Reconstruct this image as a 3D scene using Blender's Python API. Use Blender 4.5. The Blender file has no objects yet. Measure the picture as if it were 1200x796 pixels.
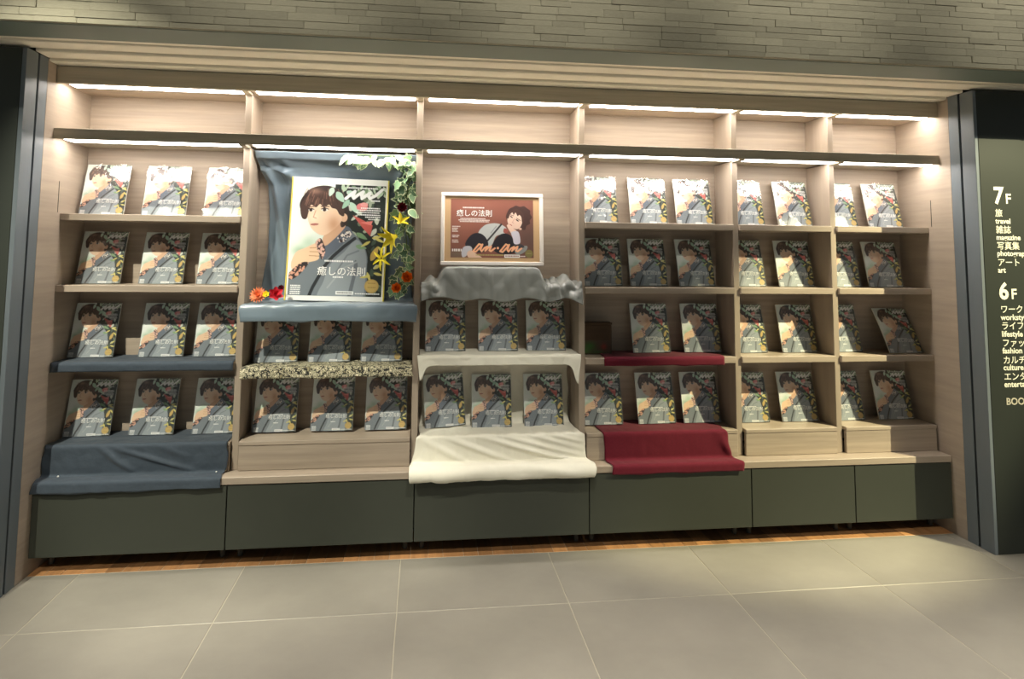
import bpy, bmesh, math, random
import numpy as np
from mathutils import Vector, Matrix, Euler
random.seed(7); np.random.seed(7)
scene = bpy.context.scene
COL = scene.collection

# ------------------------------------------------------------------ camera
cd = bpy.data.cameras.new('camera'); cam = bpy.data.objects.new('camera', cd); COL.objects.link(cam)
R_ = Vector((0.993907, -0.109731, 0.010406)); U_ = Vector((-0.018130, -0.069627, 0.997408)); F_ = Vector((0.108722, 0.991520, 0.071192))
cam.matrix_world = Matrix(((R_.x, U_.x, -F_.x, 1.8327), (R_.y, U_.y, -F_.y, -3.1388), (R_.z, U_.z, -F_.z, 1.5337), (0, 0, 0, 1)))
cd.sensor_width = 36.0; cd.lens = 680.0 / 1200.0 * 36.0
cd.shift_x = (600 - 571.99) / 1200.0; cd.shift_y = -(398 - 248.18) / 1200.0
cd.clip_start = 0.05
scene.camera = cam

# ------------------------------------------------------------------ world, lamps, exposure
w = bpy.data.worlds.new('world'); scene.world = w; w.use_nodes = True
bg = w.node_tree.nodes['Background']; bg.inputs[0].default_value = (0.93, 1.0, 0.96, 1); bg.inputs[1].default_value = 0.15
vs = scene.view_settings
vs.view_transform = 'Standard'; vs.look = 'None'; vs.exposure = 0.0; vs.gamma = 1.0; vs.use_curve_mapping = False
LED_STRENGTH = 21.0

def spot(name, loc, target, power, size_deg, blend, radius, color):
    l = bpy.data.lights.new(name, 'SPOT'); l.energy = power; l.spot_size = math.radians(size_deg); l.spot_blend = blend
    l.shadow_soft_size = radius; l.color = color
    o = bpy.data.objects.new(name, l); COL.objects.link(o); o.location = loc
    d = Vector(target) - Vector(loc); o.rotation_euler = d.to_track_quat('-Z', 'Y').to_euler()
    return o
# ceiling spotlights of the shop, in front of and above the bookcase
spot('ceiling_spotlight', (-0.25, -2.20, 3.95), (0.80, 0.0, 0.70), 720, 33, 0.7, 0.012, (1.0, 0.97, 0.80))
spot('ceiling_spotlight', (6.60, -2.15, 3.85), (4.25, 0.0, 0.80), 1650, 27, 0.6, 0.012, (1.0, 0.92, 0.58))
spot('ceiling_spotlight', (2.30, -2.20, 3.95), (2.25, -0.1, 0.42), 300, 25, 0.9, 0.04, (1.0, 0.95, 0.82))
# downlights over the aisle, others that reach the foot of the bookcase, and added fill spots brightening the stone
for xd_ in (1.1, 3.7):
    spot('ceiling_downlight', (xd_, -2.4, 4.1), (xd_, -2.2, 0.0), 560, 58, 0.9, 0.06, (1.0, 0.94, 0.84))
for xd_ in (0.3, 2.4, 4.5):
    spot('ceiling_downlight', (xd_, -4.2, 4.1), (xd_, -0.75, 0.0), 420, 24, 1.0, 0.05, (1.0, 0.94, 0.80))
for xd_ in (1.2, 2.4, 3.6, 4.8):
    spot('stone_fill_spot', (xd_, -2.5, 4.1), (xd_, -0.63, 3.0), 190, 40, 1.0, 0.06, (1.0, 0.96, 0.82))

# ------------------------------------------------------------------ materials
def s2l(c):
    return tuple(((x / 255.0) / 12.92 if x / 255.0 <= 0.04045 else (((x / 255.0) + 0.055) / 1.055) ** 2.4) for x in c)
MATS = {}
def mat(name, rgb, rough=0.6, spec=0.4, noise=None, var=0.0, bump=None, sheen=0.0, coat=0.0, metal=0.0):
    """rgb in sRGB 0..255; noise=(sx,sy,sz,amount); var=per-object value variation; bump=(scale,strength,dist)"""
    m = bpy.data.materials.new(name); m.use_nodes = True
    nt = m.node_tree; N = nt.nodes; L = nt.links
    b = N['Principled BSDF']
    base = s2l(rgb)
    b.inputs['Roughness'].default_value = rough
    b.inputs['Specular IOR Level'].default_value = spec
    b.inputs['Metallic'].default_value = metal
    b.inputs['Sheen Weight'].default_value = sheen
    b.inputs['Coat Weight'].default_value = coat
    col = N.new('ShaderNodeRGB'); col.outputs[0].default_value = (*base, 1)
    out = col.outputs[0]
    tc = N.new('ShaderNodeTexCoord')
    if noise:
        mp = N.new('ShaderNodeMapping'); mp.inputs['Scale'].default_value = noise[:3]
        L.new(tc.outputs['Object'], mp.inputs[0])
        if var:
            oi0 = N.new('ShaderNodeObjectInfo'); ml = N.new('ShaderNodeMath'); ml.operation = 'MULTIPLY'; ml.inputs[1].default_value = 37.0
            L.new(oi0.outputs['Random'], ml.inputs[0]); L.new(ml.outputs[0], mp.inputs['Location'])
        nz = N.new('ShaderNodeTexNoise'); nz.inputs['Scale'].default_value = 1.0; nz.inputs['Detail'].default_value = 6.0; nz.inputs['Roughness'].default_value = 0.62
        L.new(mp.outputs[0], nz.inputs['Vector'])
        rp = N.new('ShaderNodeMapRange'); rp.inputs[1].default_value = 0.25; rp.inputs[2].default_value = 0.75
        rp.inputs[3].default_value = 1.0 - noise[3]; rp.inputs[4].default_value = 1.0 + noise[3]
        L.new(nz.outputs['Fac'], rp.inputs[0])
        mx = N.new('ShaderNodeVectorMath'); mx.operation = 'MULTIPLY'
        L.new(out, mx.inputs[0]); L.new(rp.outputs[0], mx.inputs[1]); out = mx.outputs[0]
    if var:
        oi = N.new('ShaderNodeObjectInfo'); r2 = N.new('ShaderNodeMapRange')
        r2.inputs[3].default_value = 1.0 - var; r2.inputs[4].default_value = 1.0 + var
        L.new(oi.outputs['Random'], r2.inputs[0])
        m2 = N.new('ShaderNodeVectorMath'); m2.operation = 'MULTIPLY'
        L.new(out, m2.inputs[0]); L.new(r2.outputs[0], m2.inputs[1]); out = m2.outputs[0]
    L.new(out, b.inputs['Base Color'])
    if bump:
        nb = N.new('ShaderNodeTexNoise'); nb.inputs['Scale'].default_value = bump[0]; nb.inputs['Detail'].default_value = 4.0
        L.new(tc.outputs['Object'], nb.inputs['Vector'])
        bp = N.new('ShaderNodeBump'); bp.inputs['Strength'].default_value = bump[1]; bp.inputs['Distance'].default_value = bump[2]
        L.new(nb.outputs['Fac'], bp.inputs['Height']); L.new(bp.outputs[0], b.inputs['Normal'])
    MATS[name] = m
    return m
def attr_mat(name, rough, coat=0.0):
    m = bpy.data.materials.new(name); m.use_nodes = True; nt = m.node_tree; b = nt.nodes['Principled BSDF']
    a = nt.nodes.new('ShaderNodeVertexColor'); a.layer_name = 'print'
    nt.links.new(a.outputs[0], b.inputs['Base Color'])
    b.inputs['Roughness'].default_value = rough; b.inputs['Coat Weight'].default_value = coat; b.inputs['Coat Roughness'].default_value = 0.12
    MATS[name] = m; return m
mat('wood', (171, 156, 140), 0.5, 0.35, noise=(1.6, 14, 34, 0.22), var=0.05)
mat('wood_v', (171, 156, 140), 0.5, 0.35, noise=(14, 12, 1.4, 0.16), var=0.04)
mat('wood_side', (171, 156, 140), 0.5, 0.35, noise=(10, 2.2, 26, 0.14), var=0.03)
mat('wood_lightened', (180, 170, 150), 0.5, 0.35, noise=(1.6, 14, 34, 0.22), var=0.03)  # same wood, lightened to stand in for room light on the fronts
mat('cabinet', (63, 66, 58), 0.6, 0.3, noise=(3, 3, 3, 0.05))
mat('gap_shade', (30, 28, 25), 0.9, 0.1)  # near-black cabinet body, shade of the seams and underside put into its colour
mat('foot', (78, 76, 70), 0.5, 0.4)
mat('tile', (152, 147, 136), 0.33, 0.4, noise=(1.7, 2.3, 2, 0.14), var=0.035, bump=(60, 0.05, 0.002))
mat('grout', (186, 178, 160), 0.8, 0.2)
mat('plank', (176, 128, 84), 0.45, 0.4, noise=(30, 3, 10, 0.25), var=0.28)
mat('stone', (166, 160, 140), 0.75, 0.3, noise=(8, 10, 30, 0.20), var=0.12, bump=(40, 0.5, 0.01))
mat('stone_bed', (120, 116, 104), 0.9, 0.2)
mat('beam', (118, 130, 122), 0.5, 0.4)
mat('cream', (246, 238, 220), 0.6, 0.3)
mat('flank', (58, 62, 56), 0.45, 0.4, noise=(2, 2, 2, 0.05))
mat('flank_darkened', (46, 50, 45), 0.45, 0.4, noise=(2, 2, 2, 0.05))  # flank colour darkened to hold down the spotlight on the right wall
mat('jamb', (108, 116, 122), 0.42, 0.45)
mat('groove', (44, 46, 44), 0.8, 0.2)
mat('ceiling', (120, 118, 110), 0.9, 0.2)
mat('navy', (62, 72, 83), 0.75, 0.3, noise=(60, 60, 60, 0.06), sheen=0.15, bump=(14, 0.35, 0.02))
mat('satin', (112, 127, 138), 0.30, 0.5, noise=(3, 3, 3, 0.06), sheen=0.2)
mat('grey_satin', (136, 138, 134), 0.26, 0.5, sheen=0.2)
mat('white_cloth', (232, 228, 212), 0.7, 0.3, sheen=0.2, bump=(30, 0.15, 0.01))
mat('maroon', (100, 22, 40), 0.85, 0.2, noise=(90, 90, 90, 0.12), sheen=0.1)
mat('paper', (238, 236, 228), 0.7, 0.3)
mat('white', (246, 245, 240), 0.4, 0.4)
mat('white_print', (250, 250, 246), 0.5, 0.3)
mat('sign_print', (240, 238, 222), 0.5, 0.3)
mat('sign_print_dim', (190, 184, 168), 0.5, 0.3)
mat('yellow_edge', (232, 214, 96), 0.45, 0.4)
mat('white_frame', (240, 232, 224), 0.4, 0.4)
mat('mount', (206, 172, 130), 0.6, 0.3)
mat('darkbox', (84, 66, 50), 0.7, 0.2, noise=(6, 6, 30, 0.15))
mat('leaf_green', (128, 164, 120), 0.45, 0.4, var=0.25)
mat('leaf_dark', (82, 112, 84), 0.45, 0.4, var=0.2)
mat('leaf_cream', (206, 216, 172), 0.5, 0.4, var=0.08)
mat('vine', (88, 104, 60), 0.6, 0.3)
mat('petal_yellow', (246, 226, 50), 0.5, 0.3, var=0.08)
mat('petal_crimson', (112, 20, 36), 0.6, 0.3, var=0.15)
mat('petal_orange', (238, 128, 36), 0.5, 0.3, var=0.12)
mat('petal_peach', (242, 150, 104), 0.5, 0.3, var=0.12)
mat('petal_red', (206, 48, 62), 0.5, 0.3, var=0.15)
mat('stamen', (120, 70, 30), 0.6, 0.3)
mat('pin', (240, 240, 236), 0.3, 0.5)
attr_mat('cover_print', 0.32, 0.35); attr_mat('poster_print', 0.4, 0.25); attr_mat('box_print', 0.7)
# led
m = bpy.data.materials.new('led'); m.use_nodes = True; b = m.node_tree.nodes['Principled BSDF']
b.inputs['Base Color'].default_value = (0.9, 0.88, 0.82, 1)
b.inputs['Emission Color'].default_value = (1.0, 0.94, 0.87, 1); b.inputs['Emission Strength'].default_value = LED_STRENGTH
MATS['led'] = m
# patterned cloth : small black / cream / olive flowers
m = bpy.data.materials.new('floral'); m.use_nodes = True; nt = m.node_tree; b = nt.nodes['Principled BSDF']; b.inputs['Roughness'].default_value = 0.8
tc = nt.nodes.new('ShaderNodeTexCoord'); vo = nt.nodes.new('ShaderNodeTexVoronoi'); vo.inputs['Scale'].default_value = 62
nz = nt.nodes.new('ShaderNodeTexNoise'); nz.inputs['Scale'].default_value = 70; nt.links.new(tc.outputs['Object'], nz.inputs['Vector'])
vm = nt.nodes.new('ShaderNodeVectorMath'); vm.operation = 'MULTIPLY_ADD'; vm.inputs[1].default_value = (0.02, 0.02, 0.02)
nt.links.new(nz.outputs['Color'], vm.inputs[0]); nt.links.new(tc.outputs['Object'], vm.inputs[2]); nt.links.new(vm.outputs[0], vo.inputs['Vector'])
cr = nt.nodes.new('ShaderNodeValToRGB'); cr.color_ramp.interpolation = 'CONSTANT'
e = cr.color_ramp.elements; e[0].position = 0.0; e[0].color = (*s2l((232, 224, 196)), 1); e[1].position = 0.30; e[1].color = (*s2l((96, 92, 68)), 1)
for pos, c in ((0.45, (206, 198, 168)), (0.6, (40, 40, 36)), (0.86, (150, 140, 108))):
    q = e.new(pos); q.color = (*s2l(c), 1)
nt.links.new(vo.outputs['Distance'], cr.inputs[0]); nt.links.new(cr.outputs[0], b.inputs['Base Color']); MATS['floral'] = m
# clear plastic film
m = bpy.data.materials.new('film'); m.use_nodes = True; nt = m.node_tree; N = nt.nodes; L = nt.links
for n in list(N):
    if n.type == 'BSDF_PRINCIPLED': N.remove(n)
tr = N.new('ShaderNodeBsdfTransparent'); gl = N.new('ShaderNodeBsdfGlossy'); gl.inputs['Roughness'].default_value = 0.13
mx = N.new('ShaderNodeMixShader'); lw = N.new('ShaderNodeLayerWeight'); lw.inputs['Blend'].default_value = 0.5; pw = N.new('ShaderNodeMath'); pw.operation = 'POWER'; pw.inputs[1].default_value = 5.0; fr = N.new('ShaderNodeMath'); fr.operation = 'MULTIPLY_ADD'; fr.inputs[1].default_value = 0.93; fr.inputs[2].default_value = 0.06; L.new(lw.outputs['Facing'], pw.inputs[0]); L.new(pw.outputs[0], fr.inputs[0])
tc = N.new('ShaderNodeTexCoord'); oi = N.new('ShaderNodeObjectInfo'); va = N.new('ShaderNodeVectorMath'); va.operation = 'ADD'
nz = N.new('ShaderNodeTexNoise'); nz.inputs['Scale'].default_value = 16; nz.inputs['Detail'].default_value = 2.5
mlt = N.new('ShaderNodeMath'); mlt.operation = 'MULTIPLY'; mlt.inputs[1].default_value = 50
L.new(oi.outputs['Random'], mlt.inputs[0]); L.new(mlt.outputs[0], va.inputs[1]); L.new(tc.outputs['Object'], va.inputs[0]); L.new(va.outputs[0], nz.inputs['Vector'])
hz = N.new('ShaderNodeBsdfDiffuse'); hz.inputs[0].default_value = (.8, .8, .78, 1); mh = N.new('ShaderNodeMixShader'); mh.inputs[0].default_value = 0.045; L.new(tr.outputs[0], mh.inputs[1]); L.new(hz.outputs[0], mh.inputs[2])
bp = N.new('ShaderNodeBump'); bp.inputs['Strength'].default_value = 0.55; bp.inputs['Distance'].default_value = 0.012
L.new(nz.outputs['Fac'], bp.inputs['Height']); L.new(bp.outputs[0], gl.inputs['Normal'])
L.new(fr.outputs[0], mx.inputs[0]); L.new(mh.outputs[0], mx.inputs[1]); L.new(gl.outputs[0], mx.inputs[2])
L.new(mx.outputs[0], N['Material Output'].inputs[0]); MATS['film'] = m

# ------------------------------------------------------------------ helpers
def link(name, me, parent=None, loc=(0, 0, 0), rot=(0, 0, 0)):
    o = bpy.data.objects.new(name, me); COL.objects.link(o); o.location = loc; o.rotation_euler = rot
    if parent: o.parent = parent
    return o
def tag(o, label, cat, group=None):
    o['label'] = label; o['category'] = cat
    if group: o['group'] = group
    return o
def thing(name, label, cat, loc=(0, 0, 0), rot=(0, 0, 0), group=None):
    return tag(link(name, None, None, loc, rot), label, cat, group)
def struct(o): o['kind'] = 'structure'; return o
def box_mesh(name, sx, sy, sz, m, bev=0.002):
    bm = bmesh.new(); bmesh.ops.create_cube(bm, size=1.0)
    bmesh.ops.scale(bm, vec=(sx, sy, sz), verts=bm.verts)
    if bev:
        bmesh.ops.bevel(bm, geom=list(bm.edges), offset=min(bev, min(sx, sy, sz) * 0.3), segments=1, affect='EDGES')
    me = bpy.data.meshes.new(name); bm.to_mesh(me); bm.free(); me.materials.append(MATS[m]); return me
def box(name, x0, x1, y0, y1, z0, z1, m, parent=None, bev=0.002):
    c = Vector(((x0 + x1) / 2, (y0 + y1) / 2, (z0 + z1) / 2))
    if parent: c = c - parent.location
    return link(name, box_mesh(name, x1 - x0, y1 - y0, z1 - z0, m, bev), parent, c)
def grid_mesh(name, P, m, smooth=True, cols=None, thick=0.0):
    """P: (nv,nu,3) array of points -> quad grid mesh"""
    nv, nu = P.shape[:2]
    idx = np.arange(nv * nu).reshape(nv, nu)
    q = np.stack([idx[:-1, :-1], idx[1:, :-1], idx[1:, 1:], idx[:-1, 1:]], -1).reshape(-1, 4)
    me = bpy.data.meshes.new(name); me.from_pydata(P.reshape(-1, 3).tolist(), [], q.tolist())
    me.materials.append(MATS[m])
    if smooth: me.polygons.foreach_set('use_smooth', [True] * len(me.polygons))
    if cols is not None:
        ca = me.color_attributes.new('print', 'FLOAT_COLOR', 'POINT')
        a = np.ones((nv * nu, 4), np.float32); a[:, :3] = cols.reshape(-1, 3); ca.data.foreach_set('color', a.ravel())
    me.update(); return me
def text_mesh(name, body, size, m, bold=0.0, align='LEFT', xscale=1.0):
    c = bpy.data.curves.new(name, 'FONT'); c.body = body; c.size = size; c.offset = bold * size; c.align_x = align; c.resolution_u = 3; c.extrude = 0.0004
    o = bpy.data.objects.new(name, c); COL.objects.link(o)
    dg = bpy.context.evaluated_depsgraph_get(); dg.update()
    me = bpy.data.meshes.new_from_object(o.evaluated_get(dg)); bpy.data.objects.remove(o); bpy.data.curves.remove(c)
    me.name = name; me.materials.clear(); me.materials.append(MATS[m])
    for v in me.vertices: v.co = Vector((v.co.x * xscale, -v.co.z, v.co.y))   # upright, facing -Y
    me.update(); return me

# ------------------------------------------------------------------ dimensions
XL, XR, YB = 0.012, 4.801, 0.205
DIV = [0.9, 1.8, 2.7, 3.6, 4.2]
T = 0.034
BAYS = [(XL, 0.9 - T / 2), (0.9 + T / 2, 1.8 - T / 2), (1.8 + T / 2, 2.7 - T / 2), (2.7 + T / 2, 3.6 - T / 2), (3.6 + T / 2, 4.2 - T / 2), (4.2 + T / 2, XR)]
Z1, Z2, Z3, Z4 = 1.711, 1.352, 0.968, 0.571
ZLEDGE = 0.426

# ------------------------------------------------------------------ room shell
fl = struct(box('floor', -2.5, 7.5, -5.5, 0.30, -0.06, -0.0018, 'grout', None, 0))
tw = 0.7508; tme = {}
ylines = [-0.088, -0.525] + [-0.525 - tw * k for k in range(1, 6)]
for j in range(len(ylines) - 1):
    y1, y0 = ylines[j], ylines[j + 1]
    for k in range(-4, 10):
        x0 = 0.243 + (k - 1) * tw
        if x0 < -2.5 or x0 + tw > 7.5: continue
        if j not in tme: tme[j] = box_mesh('tile', tw - 0.004, (y1 - y0) - 0.004, 0.012, 'tile', 0.0012)
        link('tile', tme[j], fl, Vector((x0 + tw / 2, (y0 + y1) / 2, -0.006)) - fl.location)
x = XL - 0.02; pl = []
pm = [box_mesh('plank', wd - 0.0015, 0.285, 0.011, 'plank', 0.001) for wd in (0.075, 0.09, 0.105)]
while x < XR + 0.02:
    k = random.randrange(3); wd = (0.075, 0.09, 0.105)[k]
    link('plank', pm[k], fl, Vector((x + wd / 2, 0.0575, -0.0057)) - fl.location); x += wd
# wall behind the niche and the two flanking dark walls
struct(box('wall_back', -2.5, 7.5, YB + 0.02, YB + 0.10, 0.0, 4.3, 'flank', None, 0))
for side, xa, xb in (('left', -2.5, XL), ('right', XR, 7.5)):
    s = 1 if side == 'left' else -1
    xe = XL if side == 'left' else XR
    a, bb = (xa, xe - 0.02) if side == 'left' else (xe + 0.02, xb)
    wl = struct(box('wall_' + side, a, bb, -0.325, YB + 0.02, 0.0, 2.452, 'flank' if side == 'left' else 'flank_darkened', None, 0.003))
# jamb strips with a groove between them
tn = 1
for xe, s in ((XL, -1), (XR, 1)):
    for y0, y1, dx, mm in ((-0.325, -0.246, 0.0, 'jamb'), (-0.246, -0.234, 0.012, 'groove'), (-0.234, -0.172, 0.0, 'jamb')):
        xa, xb = sorted((xe + s * dx, xe + s * 0.02))
        struct(box('trim_%d' % tn, xa, xb, y0, y1, 0.0, 2.452, mm, None, 0.0015)); tn += 1
# stepped cream cornice above the niche
for y0, y1, z in ((-0.435, -0.372, 2.474), (-0.372, -0.278, 2.466), (-0.272, -0.176, 2.453), (-0.170, -0.02, 2.440)):
    if z > 2.46: xa, xb = -2.5, 7.5
    else: xa, xb = XL, XR
    struct(box('trim_%d' % tn, xa, xb, y0, y1, z, z + 0.06, 'cream', None, 0.003)); tn += 1
struct(box('trim_%d' % tn, -2.5, 7.5, -0.28, -0.262, 2.475, 2.54, 'groove', None, 0)); tn += 1  # dark strip standing in for shadow in the cornice gap
struct(box('trim_%d' % tn, XL, XR, -0.18, -0.165, 2.46, 2.54, 'groove', None, 0)); tn += 1  # second gap, its shadow likewise coloured in
struct(box('trim_%d' % tn, -2.5, 7.5, -0.614, -0.435, 2.462, 2.52, 'beam', None, 0.003)); tn += 1
# stone clad bulkhead
wu = struct(box('wall_upper', -2.5, 7.5, -0.615, -0.43, 2.52, 4.3, 'stone_bed', None, 0))
rv, rf = [], []
sm = [box_mesh('stone', 1, 1, 1, 'stone', 0.03) for _ in range(3)]
z = 2.464; row = 0; nst = 0
while z < 3.6:
    h = random.choice((0.024, 0.028, 0.033, 0.036)); x = -2.5 + random.uniform(0, 0.2)
    while x < 7.4:
        ln = random.uniform(0.11, 0.27); dp = random.uniform(0.0235, 0.0285)
        c = Vector((x + ln / 2, -0.613 - dp / 2 + 0.006, z + h / 2))
        if -0.25 < x and x + ln < 5.35 and z < 2.545 + 0.062 * max(x, 0) + 0.02 and nst < 299:
            o = link('stone', sm[nst % 3], wu, c - wu.location); o.scale = (ln - 0.0012, dp, h - 0.0012); nst += 1
        else:
            q = c - wu.location; n0 = len(rv)
            rv += [(q.x + sx_ * (ln - .003) / 2, q.y + sy_ * dp / 2, q.z + sz_ * (h - .003) / 2) for sx_ in (-1, 1) for sy_ in (-1, 1) for sz_ in (-1, 1)]
            rf += [tuple(n0 + k for k in f_) for f_ in ((0, 1, 3, 2), (4, 6, 7, 5), (0, 4, 5, 1), (2, 3, 7, 6), (0, 2, 6, 4), (1, 5, 7, 3))]
        x += ln
    z += h; row += 1
me = bpy.data.meshes.new('stone_cladding'); me.from_pydata(rv, [], rf); me.update(); me.materials.append(MATS['stone'])
o = link('stone_cladding', me, wu); o['kind'] = 'stuff'
struct(box('ceiling', -2.5, 7.5, -5.5, -0.43, 4.3, 4.36, 'ceiling', None, 0))

# ------------------------------------------------------------------ bookcase
bc = thing('bookcase', 'wide built-in wooden bookcase of six bays with lights under its top shelves', 'bookcase', (2.4, 0, 0))
for k, (a, bb) in enumerate(BAYS):
    box('back_panel', a - T / 2, bb + T / 2, YB - 0.003, YB + 0.015, 0.44, 2.44, 'wood', bc, 0.0005)
for xe, s in ((XL, -1), (XR, 1)):
    xa, xb = sorted((xe, xe + s * 0.02))
    box('side_panel', xa, xb, -0.172, YB + 0.015, 0.0, 2.452, 'wood_side', bc, 0.001)
for xa in (XL + 0.0001, XR - 0.0011):
    box('seam', xa, xa + 0.001, -0.034, -0.031, Z1 + 0.004, Z1 + 0.16, 'groove', bc, 0)
for xd in DIV:
    box('divider', xd - T / 2, xd + T / 2, 0.0, YB - 0.004, ZLEDGE + 0.001, 2.076, 'wood_v', bc)
    box('divider', xd - T / 2, xd + T / 2, 0.0, YB - 0.004, 2.126, 2.366, 'wood_v', bc)
box('top_board', XL, XR, -0.084, YB - 0.004, 2.366, 2.40, 'wood', bc)
box('fascia', XL, XR, -0.108, -0.085, 2.352, 2.436, 'wood_lightened', bc)
ws = box('canopy_shelf', XL, XR, -0.100, YB - 0.004, 2.082, 2.125, 'wood_lightened', bc)
box('canopy_lip', XL, XR, -0.104, -0.088, 2.074, 2.127, 'wood_lightened', bc)
for k, (a, bb) in enumerate(BAYS):
    for zt, y0, y1 in ((2.366, -0.083, 0.012), (2.082, -0.086, 0.012)):
        box('light_strip', a + 0.03, bb - 0.012, y0, y1 - 0.004, zt - 0.005, zt - 0.0005, 'led', bc, 0)
for xd in DIV:
    for zt in (2.366, 2.082):
        box('bracket', xd - T / 2, xd + T / 2, -0.085, -0.001, zt - 0.014, zt - 0.0005, 'wood_lightened', bc)
SH = {0: (Z1, Z2, Z3), 1: (1.254, 0.934), 2: (Z2, 0.985), 3: (Z1, Z2, Z3), 4: (Z1, Z2, Z3), 5: (Z1, Z2, Z3)}
for k, zs in SH.items():
    a, bb = BAYS[k]
    for zz in zs:
        box('shelf', a + 0.0005, bb - 0.0005, -0.014, YB - 0.004, zz - T, zz, 'wood', bc)
# risers standing on the ledge
RL = ('riser box under a navy cloth in the leftmost bay', 'bare wooden riser box under the bay with the large poster', 'riser box hidden under the white cloth',
      'wooden riser box under the maroon cloth', 'bright lit wooden riser box in the second bay from the right', 'half shaded wooden riser box in the rightmost bay')
for k, (a, bb) in enumerate(BAYS):
    r = thing('display_riser', RL[k], 'riser', ((a + bb) / 2, 0, ZLEDGE), group='wooden risers on the ledge')
    e0 = 0.004 if k < 4 else 0.010
    box('top_board', a + e0, bb - e0, -0.020, YB - 0.006, Z4 - 0.020, Z4, 'wood', r)
    box('front_panel', a + e0, bb - e0, -0.017, 0.003, ZLEDGE + 0.001, Z4 - 0.021, 'wood', r)
lg = tag(box('ledge', XL + 0.001, XR - 0.001, -0.098, YB - 0.006, 0.39, ZLEDGE, 'wood', None, 0.003), 'long wooden ledge board running below all six bays', 'ledge')
# dark storage cabinets below
CE = [XL, 0.897, 1.806, 2.714, 3.611, 4.213, XR]
CL = ('dark grey base cabinet below the leftmost bay and navy cloth', 'dark grey base cabinet below the large poster bay', 'dark grey base cabinet below the white cloth',
      'dark grey base cabinet below the maroon cloth', 'narrow dark grey base cabinet second from the right', 'narrow dark grey base cabinet at the right end')
for k in range(6):
    a, bb = CE[k] + 0.0025, CE[k + 1] - 0.0025
    c = thing('base_cabinet', CL[k], 'cabinet', ((a + bb) / 2, 0.05, 0), group='dark cabinets under the ledge')
    box('front_panel', a, bb, -0.092, -0.074, 0.082, 0.386, 'cabinet', c, 0.0015)
    box('body', a + 0.004, bb - 0.004, -0.073, 0.19, 0.075, 0.382, 'gap_shade', c, 0)
    for xf in (a + 0.04, bb - 0.04):
        for yf in (0.02, 0.15):
            bm = bmesh.new(); bmesh.ops.create_cone(bm, cap_ends=True, segments=14, radius1=0.012, radius2=0.016, depth=0.073)
            mf = bpy.data.meshes.new('foot'); bm.to_mesh(mf); bm.free(); mf.materials.append(MATS['foot'])
            link('foot', mf, c, Vector((xf, yf, 0.038)) - c.location)

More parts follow.
